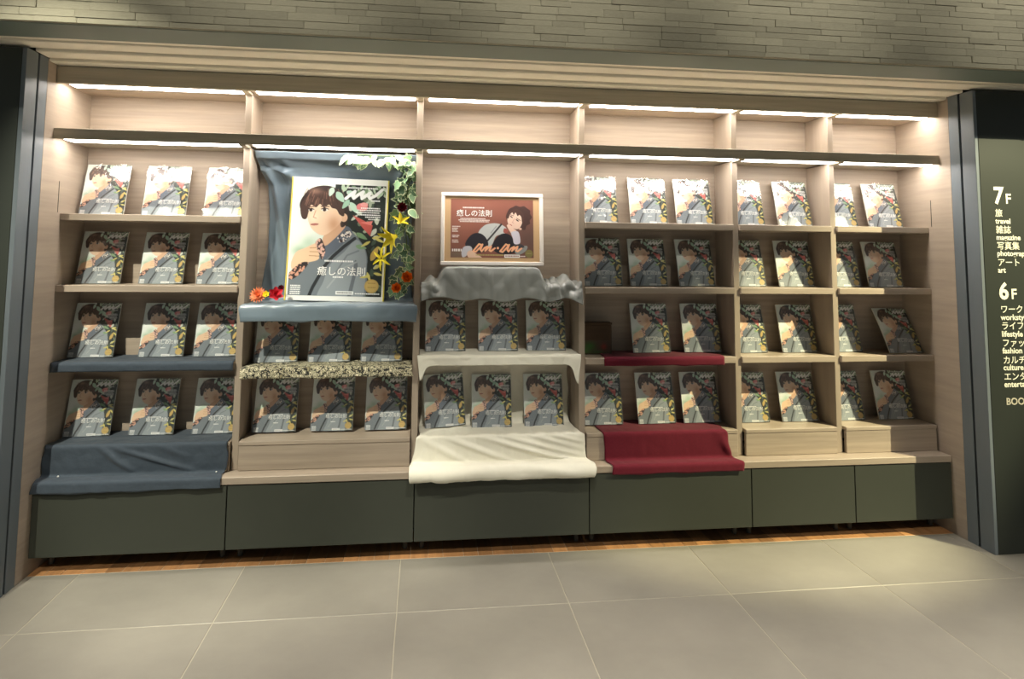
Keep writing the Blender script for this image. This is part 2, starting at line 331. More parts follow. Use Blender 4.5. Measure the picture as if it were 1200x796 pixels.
# ------------------------------------------------------------------ printed art
class Art:
    def __init__(s, W, H, X, Y, base):
        s.X, s.Y = X, Y; s.a = np.empty(X.shape + (3,)); s.a[:] = base
    def put(s, mk, col, al=1.0):
        mk = mk.astype(float)[..., None] * al; s.a = s.a * (1 - mk) + np.array(col, float) * mk
    @staticmethod
    def smooth(pts, n=6):
        p = np.array(pts, float); N = len(p); out = []
        for i in range(N):
            p0, p1, p2, p3 = p[i - 1], p[i], p[(i + 1) % N], p[(i + 2) % N]
            for t in np.linspace(0, 1, n, endpoint=False):
                out.append(0.5 * ((2 * p1) + (-p0 + p2) * t + (2 * p0 - 5 * p1 + 4 * p2 - p3) * t * t + (-p0 + 3 * p1 - 3 * p2 + p3) * t ** 3))
        return np.array(out)
    def mask(s, pts, sm=True):
        q = s.smooth(pts) if sm else np.array(pts, float)
        mk = np.zeros(s.X.shape, bool)
        sl = s.sl(q[:, 0].min(), q[:, 0].max(), q[:, 1].min(), q[:, 1].max()); X, Y = s.X[sl], s.Y[sl]; m_ = mk[sl]
        for i in range(len(q)):
            (x1, y1), (x2, y2) = q[i - 1], q[i]
            if y1 == y2: continue
            m_ ^= ((y1 > Y) != (y2 > Y)) & (X < (x2 - x1) * (Y - y1) / (y2 - y1) + x1)
        return mk
    def sl(s, x0, x1, y0, y1):
        a, b = np.searchsorted(s.X[0], (x0, x1)); c, d = np.searchsorted(s.Y[:, 0], (y0, y1))
        return (slice(max(c - 1, 0), d + 1), slice(max(a - 1, 0), b + 1))
    def blend(s, sl, mk, col, al):
        mk = mk.astype(float)[..., None] * al; s.a[sl] = s.a[sl] * (1 - mk) + np.array(col, float) * mk
    def poly(s, pts, col, al=1.0, sm=True):
        q = s.smooth(pts) if sm else np.array(pts, float)
        sl = s.sl(q[:, 0].min(), q[:, 0].max(), q[:, 1].min(), q[:, 1].max())
        s.blend(sl, s.mask(q, False)[sl], col, al)
    def ell(s, cx, cy, rx, ry, col, ang=0.0, al=1.0):
        R = max(rx, ry); sl = s.sl(cx - R, cx + R, cy - R, cy + R)
        c, d = math.cos(ang), math.sin(ang); dx, dy = s.X[sl] - cx, s.Y[sl] - cy
        s.blend(sl, ((dx * c + dy * d) / rx) ** 2 + ((-dx * d + dy * c) / ry) ** 2 < 1, col, al)
    def soft(s, cx, cy, rx, ry, col, al=1.0):
        r = ((s.X - cx) / rx) ** 2 + ((s.Y - cy) / ry) ** 2
        mk = np.exp(-r * 1.5); s.put(mk, col, al)
    def stroke(s, pts, wd, col, al=1.0):
        pa = np.array(pts, float); sl = s.sl(pa[:, 0].min() - wd, pa[:, 0].max() + wd, pa[:, 1].min() - wd, pa[:, 1].max() + wd)
        X, Y = s.X[sl], s.Y[sl]; d = np.full(X.shape, 1e9)
        for (x1, y1), (x2, y2) in zip(pts[:-1], pts[1:]):
            L2 = (x2 - x1) ** 2 + (y2 - y1) ** 2 + 1e-9
            t = np.clip(((X - x1) * (x2 - x1) + (Y - y1) * (y2 - y1)) / L2, 0, 1)
            d = np.minimum(d, np.hypot(X - x1 - t * (x2 - x1), Y - y1 - t * (y2 - y1)))
        s.blend(sl, d < wd, col, al)
    def leaf(s, x, y, ln, wd, ang, col, al=1.0):
        c, d = math.cos(ang), math.sin(ang)
        P = [(x + c * u * ln - d * v * wd, y + d * u * ln + c * v * wd) for u, v in ((0, 0), (.3, .45), (.65, .38), (1, 0), (.65, -.38), (.3, -.45))]
        s.poly(P, col, al)
    def speck(s, mk, col, n, sd, r):
        rs = np.random.RandomState(sd); ys, xs = np.where(mk)
        if len(ys) == 0: return
        for i in rs.randint(0, len(ys), n):
            x_, y_ = s.X[ys[i], xs[i]], s.Y[ys[i], xs[i]]; sl = s.sl(x_ - 2 * r, x_ + 2 * r, y_ - 2 * r, y_ + 2 * r)
            s.blend(sl, (np.hypot(s.X[sl] - x_, s.Y[sl] - y_) < r * rs.uniform(.5, 1.2)) & mk[sl], col, 1.0)
    def dashes(s, x, y, w, h, col, sd=0, step=9, al=1.0):
        """a line of print too small to read"""
        rs = np.random.RandomState(sd); c = x
        while c < x + w:
            q = rs.uniform(.5, 1) * step
            sl = s.sl(c, min(c + q, x + w), y, y + h); s.blend(sl, (s.X[sl] > c) & (s.X[sl] < min(c + q, x + w)) & (s.Y[sl] > y) & (s.Y[sl] < y + h), col, al); c += q + step * 0.28
    def lin(s):
        c = np.clip(s.a / 255.0, 0, 1)
        return np.where(c <= 0.04045, c / 12.92, ((c + 0.055) / 1.055) ** 2.4)

def cover_art(nu, nv):
    """cover : young man in a grey jacket among flowers; design space x 0..575, y 0..690"""
    u, v = np.meshgrid(np.linspace(0, 575, nu), np.linspace(0, 690, nv))
    A = Art(nu, nv, u, v, (226, 236, 226))
    rs = np.random.RandomState(3)
    A.soft(40, 330, 120, 170, (240, 244, 238)); A.soft(60, 420, 60, 40, (150, 190, 150), 0.7); A.soft(110, 370, 60, 50, (170, 205, 170), .6)
    A.poly([(270, -30), (600, -30), (600, 720), (440, 720), (455, 430), (340, 310), (300, 160)], (38, 46, 40))
    for i in range(70):
        x, y = rs.uniform(330, 575), rs.uniform(10, 690)
        if x < 470 and y > 330: continue
        c = [(74, 92, 74), (112, 128, 100), (56, 62, 54), (172, 184, 156), (200, 206, 188)][rs.randint(5)]
        A.leaf(x, y, rs.uniform(25, 60), rs.uniform(16, 34), rs.uniform(0, 6.28), c)
    for i in range(26):
        A.leaf(rs.uniform(300, 570), rs.uniform(-10, 45), rs.uniform(30, 60), rs.uniform(14, 26), rs.uniform(0.3, 2.6), [(190, 214, 180), (222, 232, 214), (120, 150, 110)][rs.randint(3)])
    # jacket
    jk = [(-10, 700), (10, 560), (60, 490), (150, 450), (190, 360), (250, 330), (330, 262), (390, 310), (440, 365), (470, 420), (478, 500), (455, 720), (200, 720)]
    A.poly(jk, (118, 128, 136))
    A.poly([(250, 500), (330, 420), (395, 345), (440, 372), (466, 430), (472, 520), (440, 720), (190, 720), (215, 600)], (150, 160, 166))
    A.poly([(400, 470), (420, 500), (405, 600), (380, 720), (360, 720), (390, 560)], (96, 104, 112), .8)
    A.stroke([(280, 560), (350, 440), (420, 410)], 5, (122, 132, 140)); A.stroke([(240, 640), (330, 520), (410, 480)], 5, (172, 180, 184), .8)
    A.poly([(196, 380), (300, 280), (345, 262), (372, 300), (330, 360), (250, 440), (206, 470)], (98, 108, 124))
    A.stroke([(392, 335), (330, 385), (262, 450), (215, 510), (150, 640), (120, 720)], 10, (40, 44, 48))
    mk = A.mask([(285, 330), (345, 285), (370, 315), (310, 365)]); A.speck(mk, (236, 226, 214), 26, 1, 7); A.speck(mk, (60, 40, 44), 20, 2, 6)
    # neck and head
    A.poly([(200, 322), (300, 240), (330, 262), (262, 345), (208, 385)], (226, 176, 138))
    A.poly([(40, 150), (50, 95), (95, 38), (165, 12), (240, 18), (300, 60), (340, 125), (350, 200), (335, 250), (300, 262), (280, 150), (160, 110), (80, 200)], (58, 42, 38))
    A.ell(318, 208, 22, 26, (236, 186, 148))
    A.poly([(82, 165), (112, 128), (190, 120), (262, 150), (296, 190), (305, 224), (280, 262), (238, 300), (198, 322), (160, 312), (118, 278), (96, 228)], (246, 208, 172))
    A.soft(255, 250, 45, 60, (214, 150, 108), .8); A.soft(130, 215, 40, 40, (255, 228, 198), .7)
    A.poly([(44, 160), (60, 110), (110, 62), (190, 45), (260, 70), (310, 130), (318, 195), (290, 190), (268, 158), (240, 150), (218, 130), (190, 152), (165, 128), (140, 150), (110, 135), (98, 172), (86, 222), (58, 218)], (78, 54, 46))
    for i in range(40):
        x = rs.uniform(70, 300); y = rs.uniform(30, 110)
        A.stroke([(x, y), (x + (x - 190) * .16, y + 38)], 2.6, [(132, 96, 76), (66, 44, 38), (156, 112, 88)][rs.randint(3)], .6)
    A.soft(130, 48, 50, 24, (190, 140, 112), .6)
    A.ell(112, 168, 17, 9, (236, 226, 220), .1); A.ell(196, 163, 21, 10, (240, 230, 222), -.05); A.ell(110, 168, 10, 9.5, (58, 40, 36)); A.ell(194, 163, 11, 10.5, (58, 40, 36)); A.stroke([(94, 163), (112, 157), (128, 163)], 3, (60, 42, 38)); A.stroke([(174, 159), (196, 151), (218, 158)], 3, (60, 42, 38))
    A.stroke([(92, 150), (126, 146)], 3, (110, 80, 64)); A.stroke([(172, 143), (222, 142)], 3.2, (110, 80, 64))
    A.stroke([(140, 170), (128, 212), (146, 218)], 3, (216, 164, 128)); A.ell(138, 256, 25, 7, (206, 120, 104), -.08); A.stroke([(114, 257), (162, 253)], 2, (160, 84, 76))
    # hand and cuffs
    A.poly([(10, 500), (36, 430), (90, 402), (150, 372), (182, 372), (196, 402), (184, 420), (190, 436), (176, 448), (180, 462), (160, 478), (90, 498), (30, 540)], (244, 202, 160))
    for q in ([(120, 402), (182, 396)], [(120, 424), (186, 424)], [(118, 448), (176, 450)]): A.stroke(q, 2.6, (208, 152, 112))
    mk = A.mask([(0, 560), (70, 494), (116, 496), (60, 570), (10, 596)]); A.put(mk, (52, 42, 44)); A.speck(mk, (226, 160, 130), 26, 5, 8)
    mk = A.mask([(150, 372), (180, 340), (205, 380), (215, 420), (196, 470), (180, 440)]); A.put(mk, (70, 50, 52)); A.speck(mk, (230, 180, 160), 26, 6, 8)
    # flowers and leaves
    for x, y, l, wd, a, c in ((262, 48, 80, 46, .9, (178, 216, 190)), (330, 40, 70, 40, .6, (196, 226, 206)), (345, 95, 70, 34, 2.2, (160, 204, 176)), (350, 110, 90, 40, .9, (186, 220, 196)), (240, 20, 60, 36, 1.9, (200, 226, 206)), (500, 470, 100, 40, -1.15, (214, 176, 84)), (400, 300, 80, 30, .5, (120, 160, 110)), (400, 380, 70, 30, .2, (128, 166, 120))):
        A.leaf(x, y, l, wd, a, c)
    A.poly([(372, 190), (430, 215), (500, 250), (488, 318), (440, 270)], (218, 88, 78), sm=False); A.poly([(420, 235), (500, 222), (490, 250)], (246, 130, 120), sm=False)
    A.ell(428, 138, 36, 26, (240, 130, 130)); A.ell(440, 122, 24, 14, (248, 160, 156))
    for x, y, a in ((500, 330, -.2), (520, 330, .4), (490, 350, 2.6), (520, 545, .2), (500, 560, 2.9), (520, 520, -.6), (540, 380, .8), (480, 540, 1.2)):
        A.leaf(x, y, 66, 18, a, (226, 212, 104))
    A.ell(512, 625, 44, 42, (206, 168, 82)); A.ell(512, 625, 36, 34, (214, 178, 92)); A.dashes(488, 604, 50, 5, (170, 130, 60), 3); A.dashes(488, 630, 50, 5, (170, 130, 60), 4)
    # hand-written masthead, small print
    W = (252, 252, 250)
    A.stroke([(322, 88), (350, 62), (378, 40), (366, 70), (372, 84), (400, 60), (430, 40), (420, 66), (424, 84), (446, 66), (474, 46), (466, 70), (474, 82), (510, 62), (550, 24)], 9.5, W)
    A.dashes(330, 14, 190, 9, W, 1); A.dashes(480, 92, 60, 8, W, 2)
    for i, (x0, x1) in enumerate(((420, 540), (400, 545), (392, 540), (420, 545), (450, 545), (470, 545))): A.dashes(x0, 140 + i * 14, x1 - x0, 7, W, 10 + i)
    for i in range(5): A.dashes(14, 628 + i * 12, 62, 7, W, 20 + i)
    A.put((u > 292) & (u < 402) & (v > 658) & (v < 680), W); A.dashes(300, 664, 94, 9, (150, 150, 150), 31)
    A.dashes(412, 668, 150, 8, W, 32)
    A.dashes(214, 472, 178, 10, W, 33, 11)
    A.dashes(270, 570, 62, 10, W, 34, 12)
    A.a = A.a * .84 + .16 * A.a.mean(-1, keepdims=True)
    return A

def interview_art(nu, nv):
    """landscape cover: seated young man, chin on hand; design space x 0..830, y 0..590"""
    u, v = np.meshgrid(np.linspace(0, 830, nu), np.linspace(0, 590, nv))
    A = Art(nu, nv, u, v, (142, 88, 74)); o = lambda P: [(x - 145, y - 108) for x, y in P]
    A.soft(150, 160, 380, 260, (158, 100, 84)); A.soft(780, 400, 220, 300, (108, 80, 72)); A.soft(60, 560, 120, 60, (120, 124, 104), .6)
    # jacket, legs
    A.poly(o([(420, 450), (480, 375), (560, 352), (640, 360), (700, 400), (690, 450), (600, 480), (560, 560), (520, 590), (470, 500)]), (202, 204, 202))
    A.stroke(o([(650, 362), (560, 470), (500, 540)]), 9, (52, 50, 54)); A.stroke(o([(600, 380), (545, 450)]), 4, (150, 154, 160))
    A.poly(o([(680, 400), (720, 420), (700, 450), (670, 440)]), (170, 90, 80))
    A.poly(o([(290, 570), (340, 480), (410, 450), (480, 480), (520, 560), (480, 640), (360, 640)]), (46, 42, 50))
    A.poly(o([(560, 600), (590, 510), (660, 455), (740, 470), (790, 560), (800, 640), (640, 660)]), (38, 34, 40))
    A.poly(o([(800, 590), (905, 575), (900, 620), (840, 660), (790, 650)]), (150, 152, 150)); A.poly(o([(780, 560), (850, 560), (880, 590), (800, 600)]), (70, 66, 72))
    # head
    A.poly(o([(698, 285), (712, 235), (735, 200), (770, 182), (800, 168), (840, 178), (882, 172), (915, 195), (942, 215), (944, 250), (960, 285), (938, 318), (940, 350), (905, 372), (890, 412), (852, 408), (800, 380), (720, 330)]), (76, 52, 48))
    A.poly(o([(712, 300), (745, 245), (790, 230), (850, 250), (862, 320), (850, 370), (820, 405), (770, 400), (725, 370)]), (240, 206, 186))
    A.poly(o([(708, 292), (722, 248), (765, 212), (815, 205), (868, 240), (880, 300), (872, 350), (858, 330), (852, 285), (832, 262), (815, 275), (795, 240), (775, 262), (762, 238), (738, 262), (722, 300)]), (84, 58, 52))
    A.ell(842 - 145, 404 - 108, 14, 12, (232, 190, 168))
    A.ell(752 - 145, 283 - 108, 17, 6, (60, 42, 42), .6); A.ell(812 - 145, 318 - 108, 18, 6.5, (60, 42, 42), .6)
    A.stroke(o([(745, 262), (776, 272)]), 3, (96, 66, 58)); A.stroke(o([(805, 296), (842, 318)]), 3, (96, 66, 58))
    A.stroke(o([(785, 300), (760, 340), (775, 348)]), 3, (214, 164, 146)); A.ell(745 - 145, 366 - 108, 16, 6, (196, 108, 104), .5)
    # hands and sleeves
    A.poly(o([(705, 370), (740, 365), (770, 400), (800, 420), (812, 455), (770, 470), (735, 430)]), (242, 208, 188))
    A.poly(o([(750, 440), (815, 430), (838, 490), (835, 550), (780, 556), (765, 500)]), (216, 210, 222))
    A.poly(o([(255, 640), (280, 590), (340, 585), (360, 620), (320, 660), (290, 690), (262, 690)]), (208, 204, 212))
    A.poly(o([(310, 650), (350, 625), (400, 660), (450, 690), (440, 700), (330, 700)]), (240, 204, 178))
    W = (250, 240, 234); P = (255, 190, 146)
    A.dashes(265 - 145, 190 - 108, 215, 13, W, 41, 13)
    for i in range(3): A.dashes((240, 222, 236)[i] - 145, 303 + i * 15 - 108, (250, 310, 290)[i], 9, W, 42 + i, 11)
    for i, y in enumerate((384, 402, 416, 432, 474, 488, 522, 540)): A.dashes(160 - 145, y - 108, (80, 58, 50, 60, 70, 60, 60, 66)[i], 9, W, 50 + i, 11)
    A.dashes(160 - 145, 612 - 108, 95, 24, W, 60, 22)
    # hand-written masthead
    def an(x, y):
        return [(x + 80, y - 18), (x + 58, y - 26), (x + 20, y + 20), (x, y + 44), (x + 24, y + 52), (x + 62, y + 14), (x + 92, y - 22), (x + 72, y + 30), (x + 84, y + 46), (x + 112, y + 12), (x + 140, y - 2), (x + 118, y + 40), (x + 150, y + 10), (x + 176, y - 4), (x + 160, y + 36), (x + 176, y + 44), (x + 215, y + 14)]
    A.stroke(an(225, 480), 8.5, P); A.ell(470, 492, 12, 12, P); A.stroke(an(492, 480), 8.5, P)
    A.put((u > 535) & (u < 690) & (v > 556) & (v < 588), (250, 246, 240)); A.dashes(544, 564, 136, 14, (170, 120, 110), 61, 13)
    A.dashes(250, 556, 280, 14, (190, 176, 110), 62, 12); A.dashes(694, 568, 50, 10, W, 63)
    A.ell(782, 546, 40, 40, (138, 126, 76)); A.dashes(760, 540, 44, 8, (170, 158, 100), 64)
    return A

def aa(fn, nu, nv):
    a = fn(nu * 2, nv * 2).lin(); return a.reshape(nv, 2, nu, 2, 3).mean((1, 3))
TITLE = '\u7652\u3057\u306e\u6cd5\u5247'
# ------------------------------------------------------------------ magazines
MW, MH, MT = 0.220, 0.280, 0.007
def bend_fn(kind):
    if kind == 1: return lambda x, z: 0.10 * max(0.0, z) ** 2 * 2.6 - 0.012 * math.sin(math.pi * z / MH)
    if kind == 2: return lambda x, z: 0.004 * math.sin(math.pi * x / MW) + 0.25 * z * z
    return lambda x, z: 0.003 * math.sin(2.4 * math.pi * (z / MH) + 7 * x) * 0.4
NU, NV = 104, 132
art = aa(cover_art, NU, NV)
tm0 = text_mesh('title', TITLE, 0.0228, 'white_print', 0.0, 'CENTER')
MAGM = {}
def mag_meshes(kind):
    f = bend_fn(kind)
    gx, gz = np.meshgrid(np.linspace(-MW / 2, MW / 2, NU), np.linspace(MH, 0, NV))
    gy = np.vectorize(f)(gx, gz)
    cov = grid_mesh('cover', np.stack([gx, gy, gz], -1), 'cover_print', True, art)
    # page block behind the cover
    n = 25; bm = bmesh.new(); rings = []
    for i in range(n):
        zz = MH * i / (n - 1); r = []
        for xx, yy in ((-MW / 2, 0.0012), (MW / 2, 0.0012), (MW / 2, MT), (-MW / 2, MT)):
            r.append(bm.verts.new((xx, f(xx, zz) + yy, zz)))
        rings.append(r)
    for i in range(n - 1):
        for k in range(4): bm.faces.new((rings[i][k], rings[i][(k + 1) % 4], rings[i + 1][(k + 1) % 4], rings[i + 1][k]))
    bm.faces.new(rings[0][::-1]); bm.faces.new(rings[-1])
    pg = bpy.data.meshes.new('pages'); bm.to_mesh(pg); bm.free(); pg.materials.append(MATS['paper'])
    t = tm0.copy()
    for v in t.vertices:
        x, z = v.co.x + 0.022, v.co.z + 0.066
        v.co = Vector((x, f(x, z) - 0.0011 + v.co.y, z))
    # clear film sleeve, a little larger than the magazine
    rs = np.random.RandomState(20 + kind)
    gx, gz = np.meshgrid(np.linspace(-MW / 2 - .004, MW / 2 + .004, 22), np.linspace(MH + .006, 0.0006, 28))
    gy = np.vectorize(f)(gx, np.clip(gz, 0, MH)) - 0.0042 - 0.0012 * np.sin(gx * 60 + rs.rand() * 6) * np.sin(gz * 45 + rs.rand() * 6)
    fm = grid_mesh('plastic_wrap', np.stack([gx, gy, gz], -1), 'film')
    return cov, pg, t, fm
for k in range(3): MAGM[k] = mag_meshes(k)
RN = {1: 'top row', 2: 'second row', 3: 'third row', 4: 'bottom row'}
def magazine(xc, zb, label, y0=0.10, lean=13.6, roll=0.0, kind=0, yaw=0.0):
    t = thing('magazine', label, 'magazine', (xc, y0, zb + 0.003), (-math.radians(lean), math.radians(roll), math.radians(yaw)), 'magazines displayed face out in the bookcase')
    cov, pg, tt, fm = MAGM[kind]
    link('pages', pg, t); c = link('cover', cov, t); link('title', tt, c)
    link('plastic_wrap', fm, t)
    return t
SX = lambda x: 1.8327 + (x - 1.8327) * 1.0189      # measured on y=0.04, magazines stand at y=0.10
h = 0.109
P3 = ('left', 'middle', 'right'); P2 = ('left', 'right')
MAGS = [
 (1, 1, Z1, [.176, .481, .675 + h]), (1, 2, Z2, [.178, .483, .658 + h]), (1, 3, Z3, [.163, .502, .651 + h + .008]), (1, 4, Z4, [.167, .473, .671 + h]),
 (2, 3, .934, [1.073, 1.345, 1.617]), (2, 4, Z4, [1.077, 1.368, 1.648]),
 (3, 3, .985, [1.958, 2.245, 2.512]), (3, 4, Z4, [1.965, 2.214, 2.501]),
 (4, 1, Z1, [2.924 - h, 3.107, 3.381]), (4, 2, Z2, [2.947 - h, 3.103, 3.389]), (4, 3, Z3, [3.115, 3.415]), (4, 4, Z4, [2.944 - h, 3.142, 3.405]),
 (5, 1, Z1, [3.809 - h, 3.998]), (5, 2, Z2, [3.796 - h, 3.996]), (5, 3, Z3, [3.801 - h, 4.005]), (5, 4, Z4, [3.790 - h, 3.995]),
 (6, 1, Z1, [4.394 - h, 4.575]), (6, 2, Z2, [4.362 - h, 4.562]), (6, 3, Z3, [4.380 - h, 4.630]), (6, 4, Z4, [4.385 - h, 4.595])]
BN = {1: 'leftmost bay', 2: 'large poster bay', 3: 'white cloth bay', 4: 'maroon cloth bay', 5: 'second bay from the right', 6: 'rightmost bay'}
LOOK = {(1, 1): 'brightly lit', (4, 1): 'brightly lit', (5, 1): 'brightly lit', (6, 1): 'brightly lit'}
for bay, row, zb, xs in MAGS:
    for i, xm in enumerate(xs):
        xc = SX(xm)
        a, bb = BAYS[bay - 1]; xc = min(max(xc, a + MW / 2 + 0.006), bb - MW / 2 - 0.006)
        pos = (P3 if len(xs) == 3 else P2)[i]
        rn = RN[row] if bay not in (2, 3) else ('upper row' if row == 3 else 'bottom row')
        look = LOOK.get((bay, row), 'half shaded' if bay in (1, 2) else 'partly lit' if bay == 5 else 'shaded')
        kind, lean, y0, roll, yaw = 0, 13.6, 0.10, 0.0, random.uniform(-2, 2)
        if bay == 6 and row == 3 and i == 1: kind, lean, look = 2, 24.0, 'sagging'; y0 = .05
        if bay == 3 and row == 4 and i == 0: roll, look = -4.0, 'tilted'
        if bay in (2, 3, 4) and (row == 4 or bay != 4): zb2 = zb + 0.006
        elif bay == 1 and row in (3, 4): zb2 = zb + 0.006
        elif bay == 4 and row == 3: zb2 = zb + 0.006
        else: zb2 = zb
        if roll: zb2 += 0.008
        magazine(xc, zb2, '%s magazine at the %s of the %s, %s' % (look, pos, rn, BN[bay]), y0, lean, roll, kind, yaw)

# ------------------------------------------------------------------ cloths
def noise2(shape, sx, sy, seed):
    rs = np.random.RandomState(seed); a = rs.randn(sy + 3, sx + 3)
    yy = np.linspace(0, sy, shape[0]); xx = np.linspace(0, sx, shape[1])
    iy = yy.astype(int); ix = xx.astype(int); fy = yy - iy; fx = xx - ix
    fy = (fy * fy * (3 - 2 * fy))[:, None]; fx = (fx * fx * (3 - 2 * fx))[None, :]
    g = lambda i, j: a[np.ix_(iy + i, ix + j)]
    return (g(0, 0) * (1 - fx) + g(0, 1) * fx) * (1 - fy) + (g(1, 0) * (1 - fx) + g(1, 1) * fx) * fy
def resample(path, n):
    p = np.array(path, float); d = np.r_[0, np.cumsum(np.linalg.norm(np.diff(p, axis=0), axis=1))]
    t = np.linspace(0, d[-1], n)
    return np.stack([np.interp(t, d, p[:, k]) for k in range(p.shape[1])], -1), t
def drape(name, path, nu, nv, m, amp, label, cat='cloth', edge=0.006, sx=14, sy=6, seed=1, fold=None, thick=0.0025):
    """path: rows of (y, z, xleft, xright) from the back/top to the front hem; displaced along the sheet normal, outwards only"""
    q, t = resample(path, nv)
    q0 = q.copy()
    for _ in range(2):
        q[1:-1, :2] = (q[:-2, :2] + 2 * q[1:-1, :2] + q[2:, :2]) / 4
    tg = np.gradient(q[:, :2], axis=0); tg /= np.linalg.norm(tg, axis=1)[:, None] + 1e-9
    nrm = np.stack([tg[:, 1], -tg[:, 0]], -1)          # (ny, nz): upwards on tops, to the front on drops
    nrm = np.where((nrm[:, :1] * -1 + nrm[:, 1:]) < 0, -nrm, nrm)
    s = np.linspace(0, 1, nu)
    n1 = noise2((nv, nu), sx, sy, seed); n2 = noise2((nv, nu), sx * 3, sy * 2, seed + 50)
    d = np.abs(n1) * amp + np.abs(n2) * amp * 0.3
    if fold is not None: d = d + fold(s[None, :], (t / t[-1])[:, None])
    xl = q[:, 2] + noise2((1, nv), 10, 1, seed + 9)[0] * edge; xr = q[:, 3] + noise2((1, nv), 10, 1, seed + 19)[0] * edge
    X = xl[:, None] + (xr - xl)[:, None] * s[None, :]
    Y = q[:, :1] + nrm[:, :1] * d; Z = q[:, 1:2] + nrm[:, 1:] * d
    Z[-1] += noise2((1, nu), 9, 1, seed + 29)[0] * edge * 0.7
    me = grid_mesh(name, np.stack([X, Y, Z], -1), m)
    o = link(name, me); md = o.modifiers.new('thickness', 'SOLIDIFY'); md.thickness = thick; md.offset = 0
    return tag(o, label, cat)
def ridge(*L):
    """diagonal soft ridges: (s0, t0, s1, t1, width, height)"""
    def f(s, t):
        r = 0
        for s0, t0, s1, t1, wd, hh in L:
            L2 = (s1 - s0) ** 2 + (t1 - t0) ** 2
            k = np.clip(((s - s0) * (s1 - s0) + (t - t0) * (t1 - t0)) / L2, 0, 1)
            dd = np.hypot(s - s0 - k * (s1 - s0), t - t0 - k * (t1 - t0))
            r = r + hh * np.exp(-(dd / wd) ** 2) * np.sin(np.pi * np.clip(k, 0.04, 0.96))
        return r
    return f
e4 = 0.0035
drape('navy_shelf_cloth', [(.195, Z3 + e4, .03, .872), (-.016, Z3 + e4, .016, .880), (-.021, Z3 - .002, .016, .882), (-.021, Z3 - .042, .016, .880)], 60, 30, 'navy', .0012,
      'dark navy cloth folded over the third shelf of the leftmost bay', seed=3, edge=.0015)
drape('navy_ledge_cloth', [(.196, Z4 + e4, .03, .872), (-.024, Z4 + e4, .022, .878), (-.029, Z4 - .004, .02, .878), (-.031, ZLEDGE + .012, .016, .872), (-.040, ZLEDGE + .004, .014, .872), (-.100, ZLEDGE + .003, .014, .870), (-.106, ZLEDGE - .003, .014, .868), (-.107, .380, .014, .866)],
      90, 90, 'navy', .0022, 'dark navy cloth spread over the riser and ledge of the leftmost bay', seed=5, fold=ridge((.28, .45, .5, .75, .022, .016), (.34, .47, .86, .76, .02, .012), (.6, .46, .8, .62, .03, .006)))
drape('blue_satin_backdrop', [(.040, 2.068, .925, 1.778), (.075, 2.03, .93, 1.776), (.135, 1.975, .95, 1.77), (.178, 1.90, .965, 1.762), (.190, 1.7, .972, 1.76), (.190, 1.45, .965, 1.762), (.186, 1.275, .945, 1.77), (.16, 1.260, .935, 1.775), (-.02, 1.2595, .920, 1.782), (-.03, 1.254, .905, 1.795), (-.034, 1.235, .895, 1.80), (-.032, 1.172, .90, 1.796)],
      120, 150, 'satin', .003, 'blue grey satin cloth hung behind the large poster and over its shelf', sx=8, sy=9, seed=8,
      fold=lambda s, t: ridge((.02, .02, .10, .5, .022, .026), (.05, .03, .26, .2, .025, .018), (.14, .02, .17, .45, .018, .014), (.08, .25, .15, .66, .018, .020), (.0, .45, .08, .68, .025, .026), (.84, .22, .97, .04, .018, .026), (.9, .1, .97, .5, .022, .016), (.12, .42, .2, .68, .014, .016), (.3, .05, .7, .09, .03, .012), (.2, .12, .12, .3, .016, .014))(s, t) * (t < .72) + (t > .93) * 0.006 * (1 + np.sin(s * 9 + 1)) * np.clip((t - .93) / .05, 0, 1))
drape('floral_cloth', [(.195, .934 + e4, .93, 1.775), (-.018, .934 + e4, .92, 1.78), (-.026, .930, .915, 1.785), (-.028, .885, .915, 1.785)], 70, 34, 'floral', .002,
      'black and cream floral cloth over the shelf below the large poster', seed=11, edge=.004)
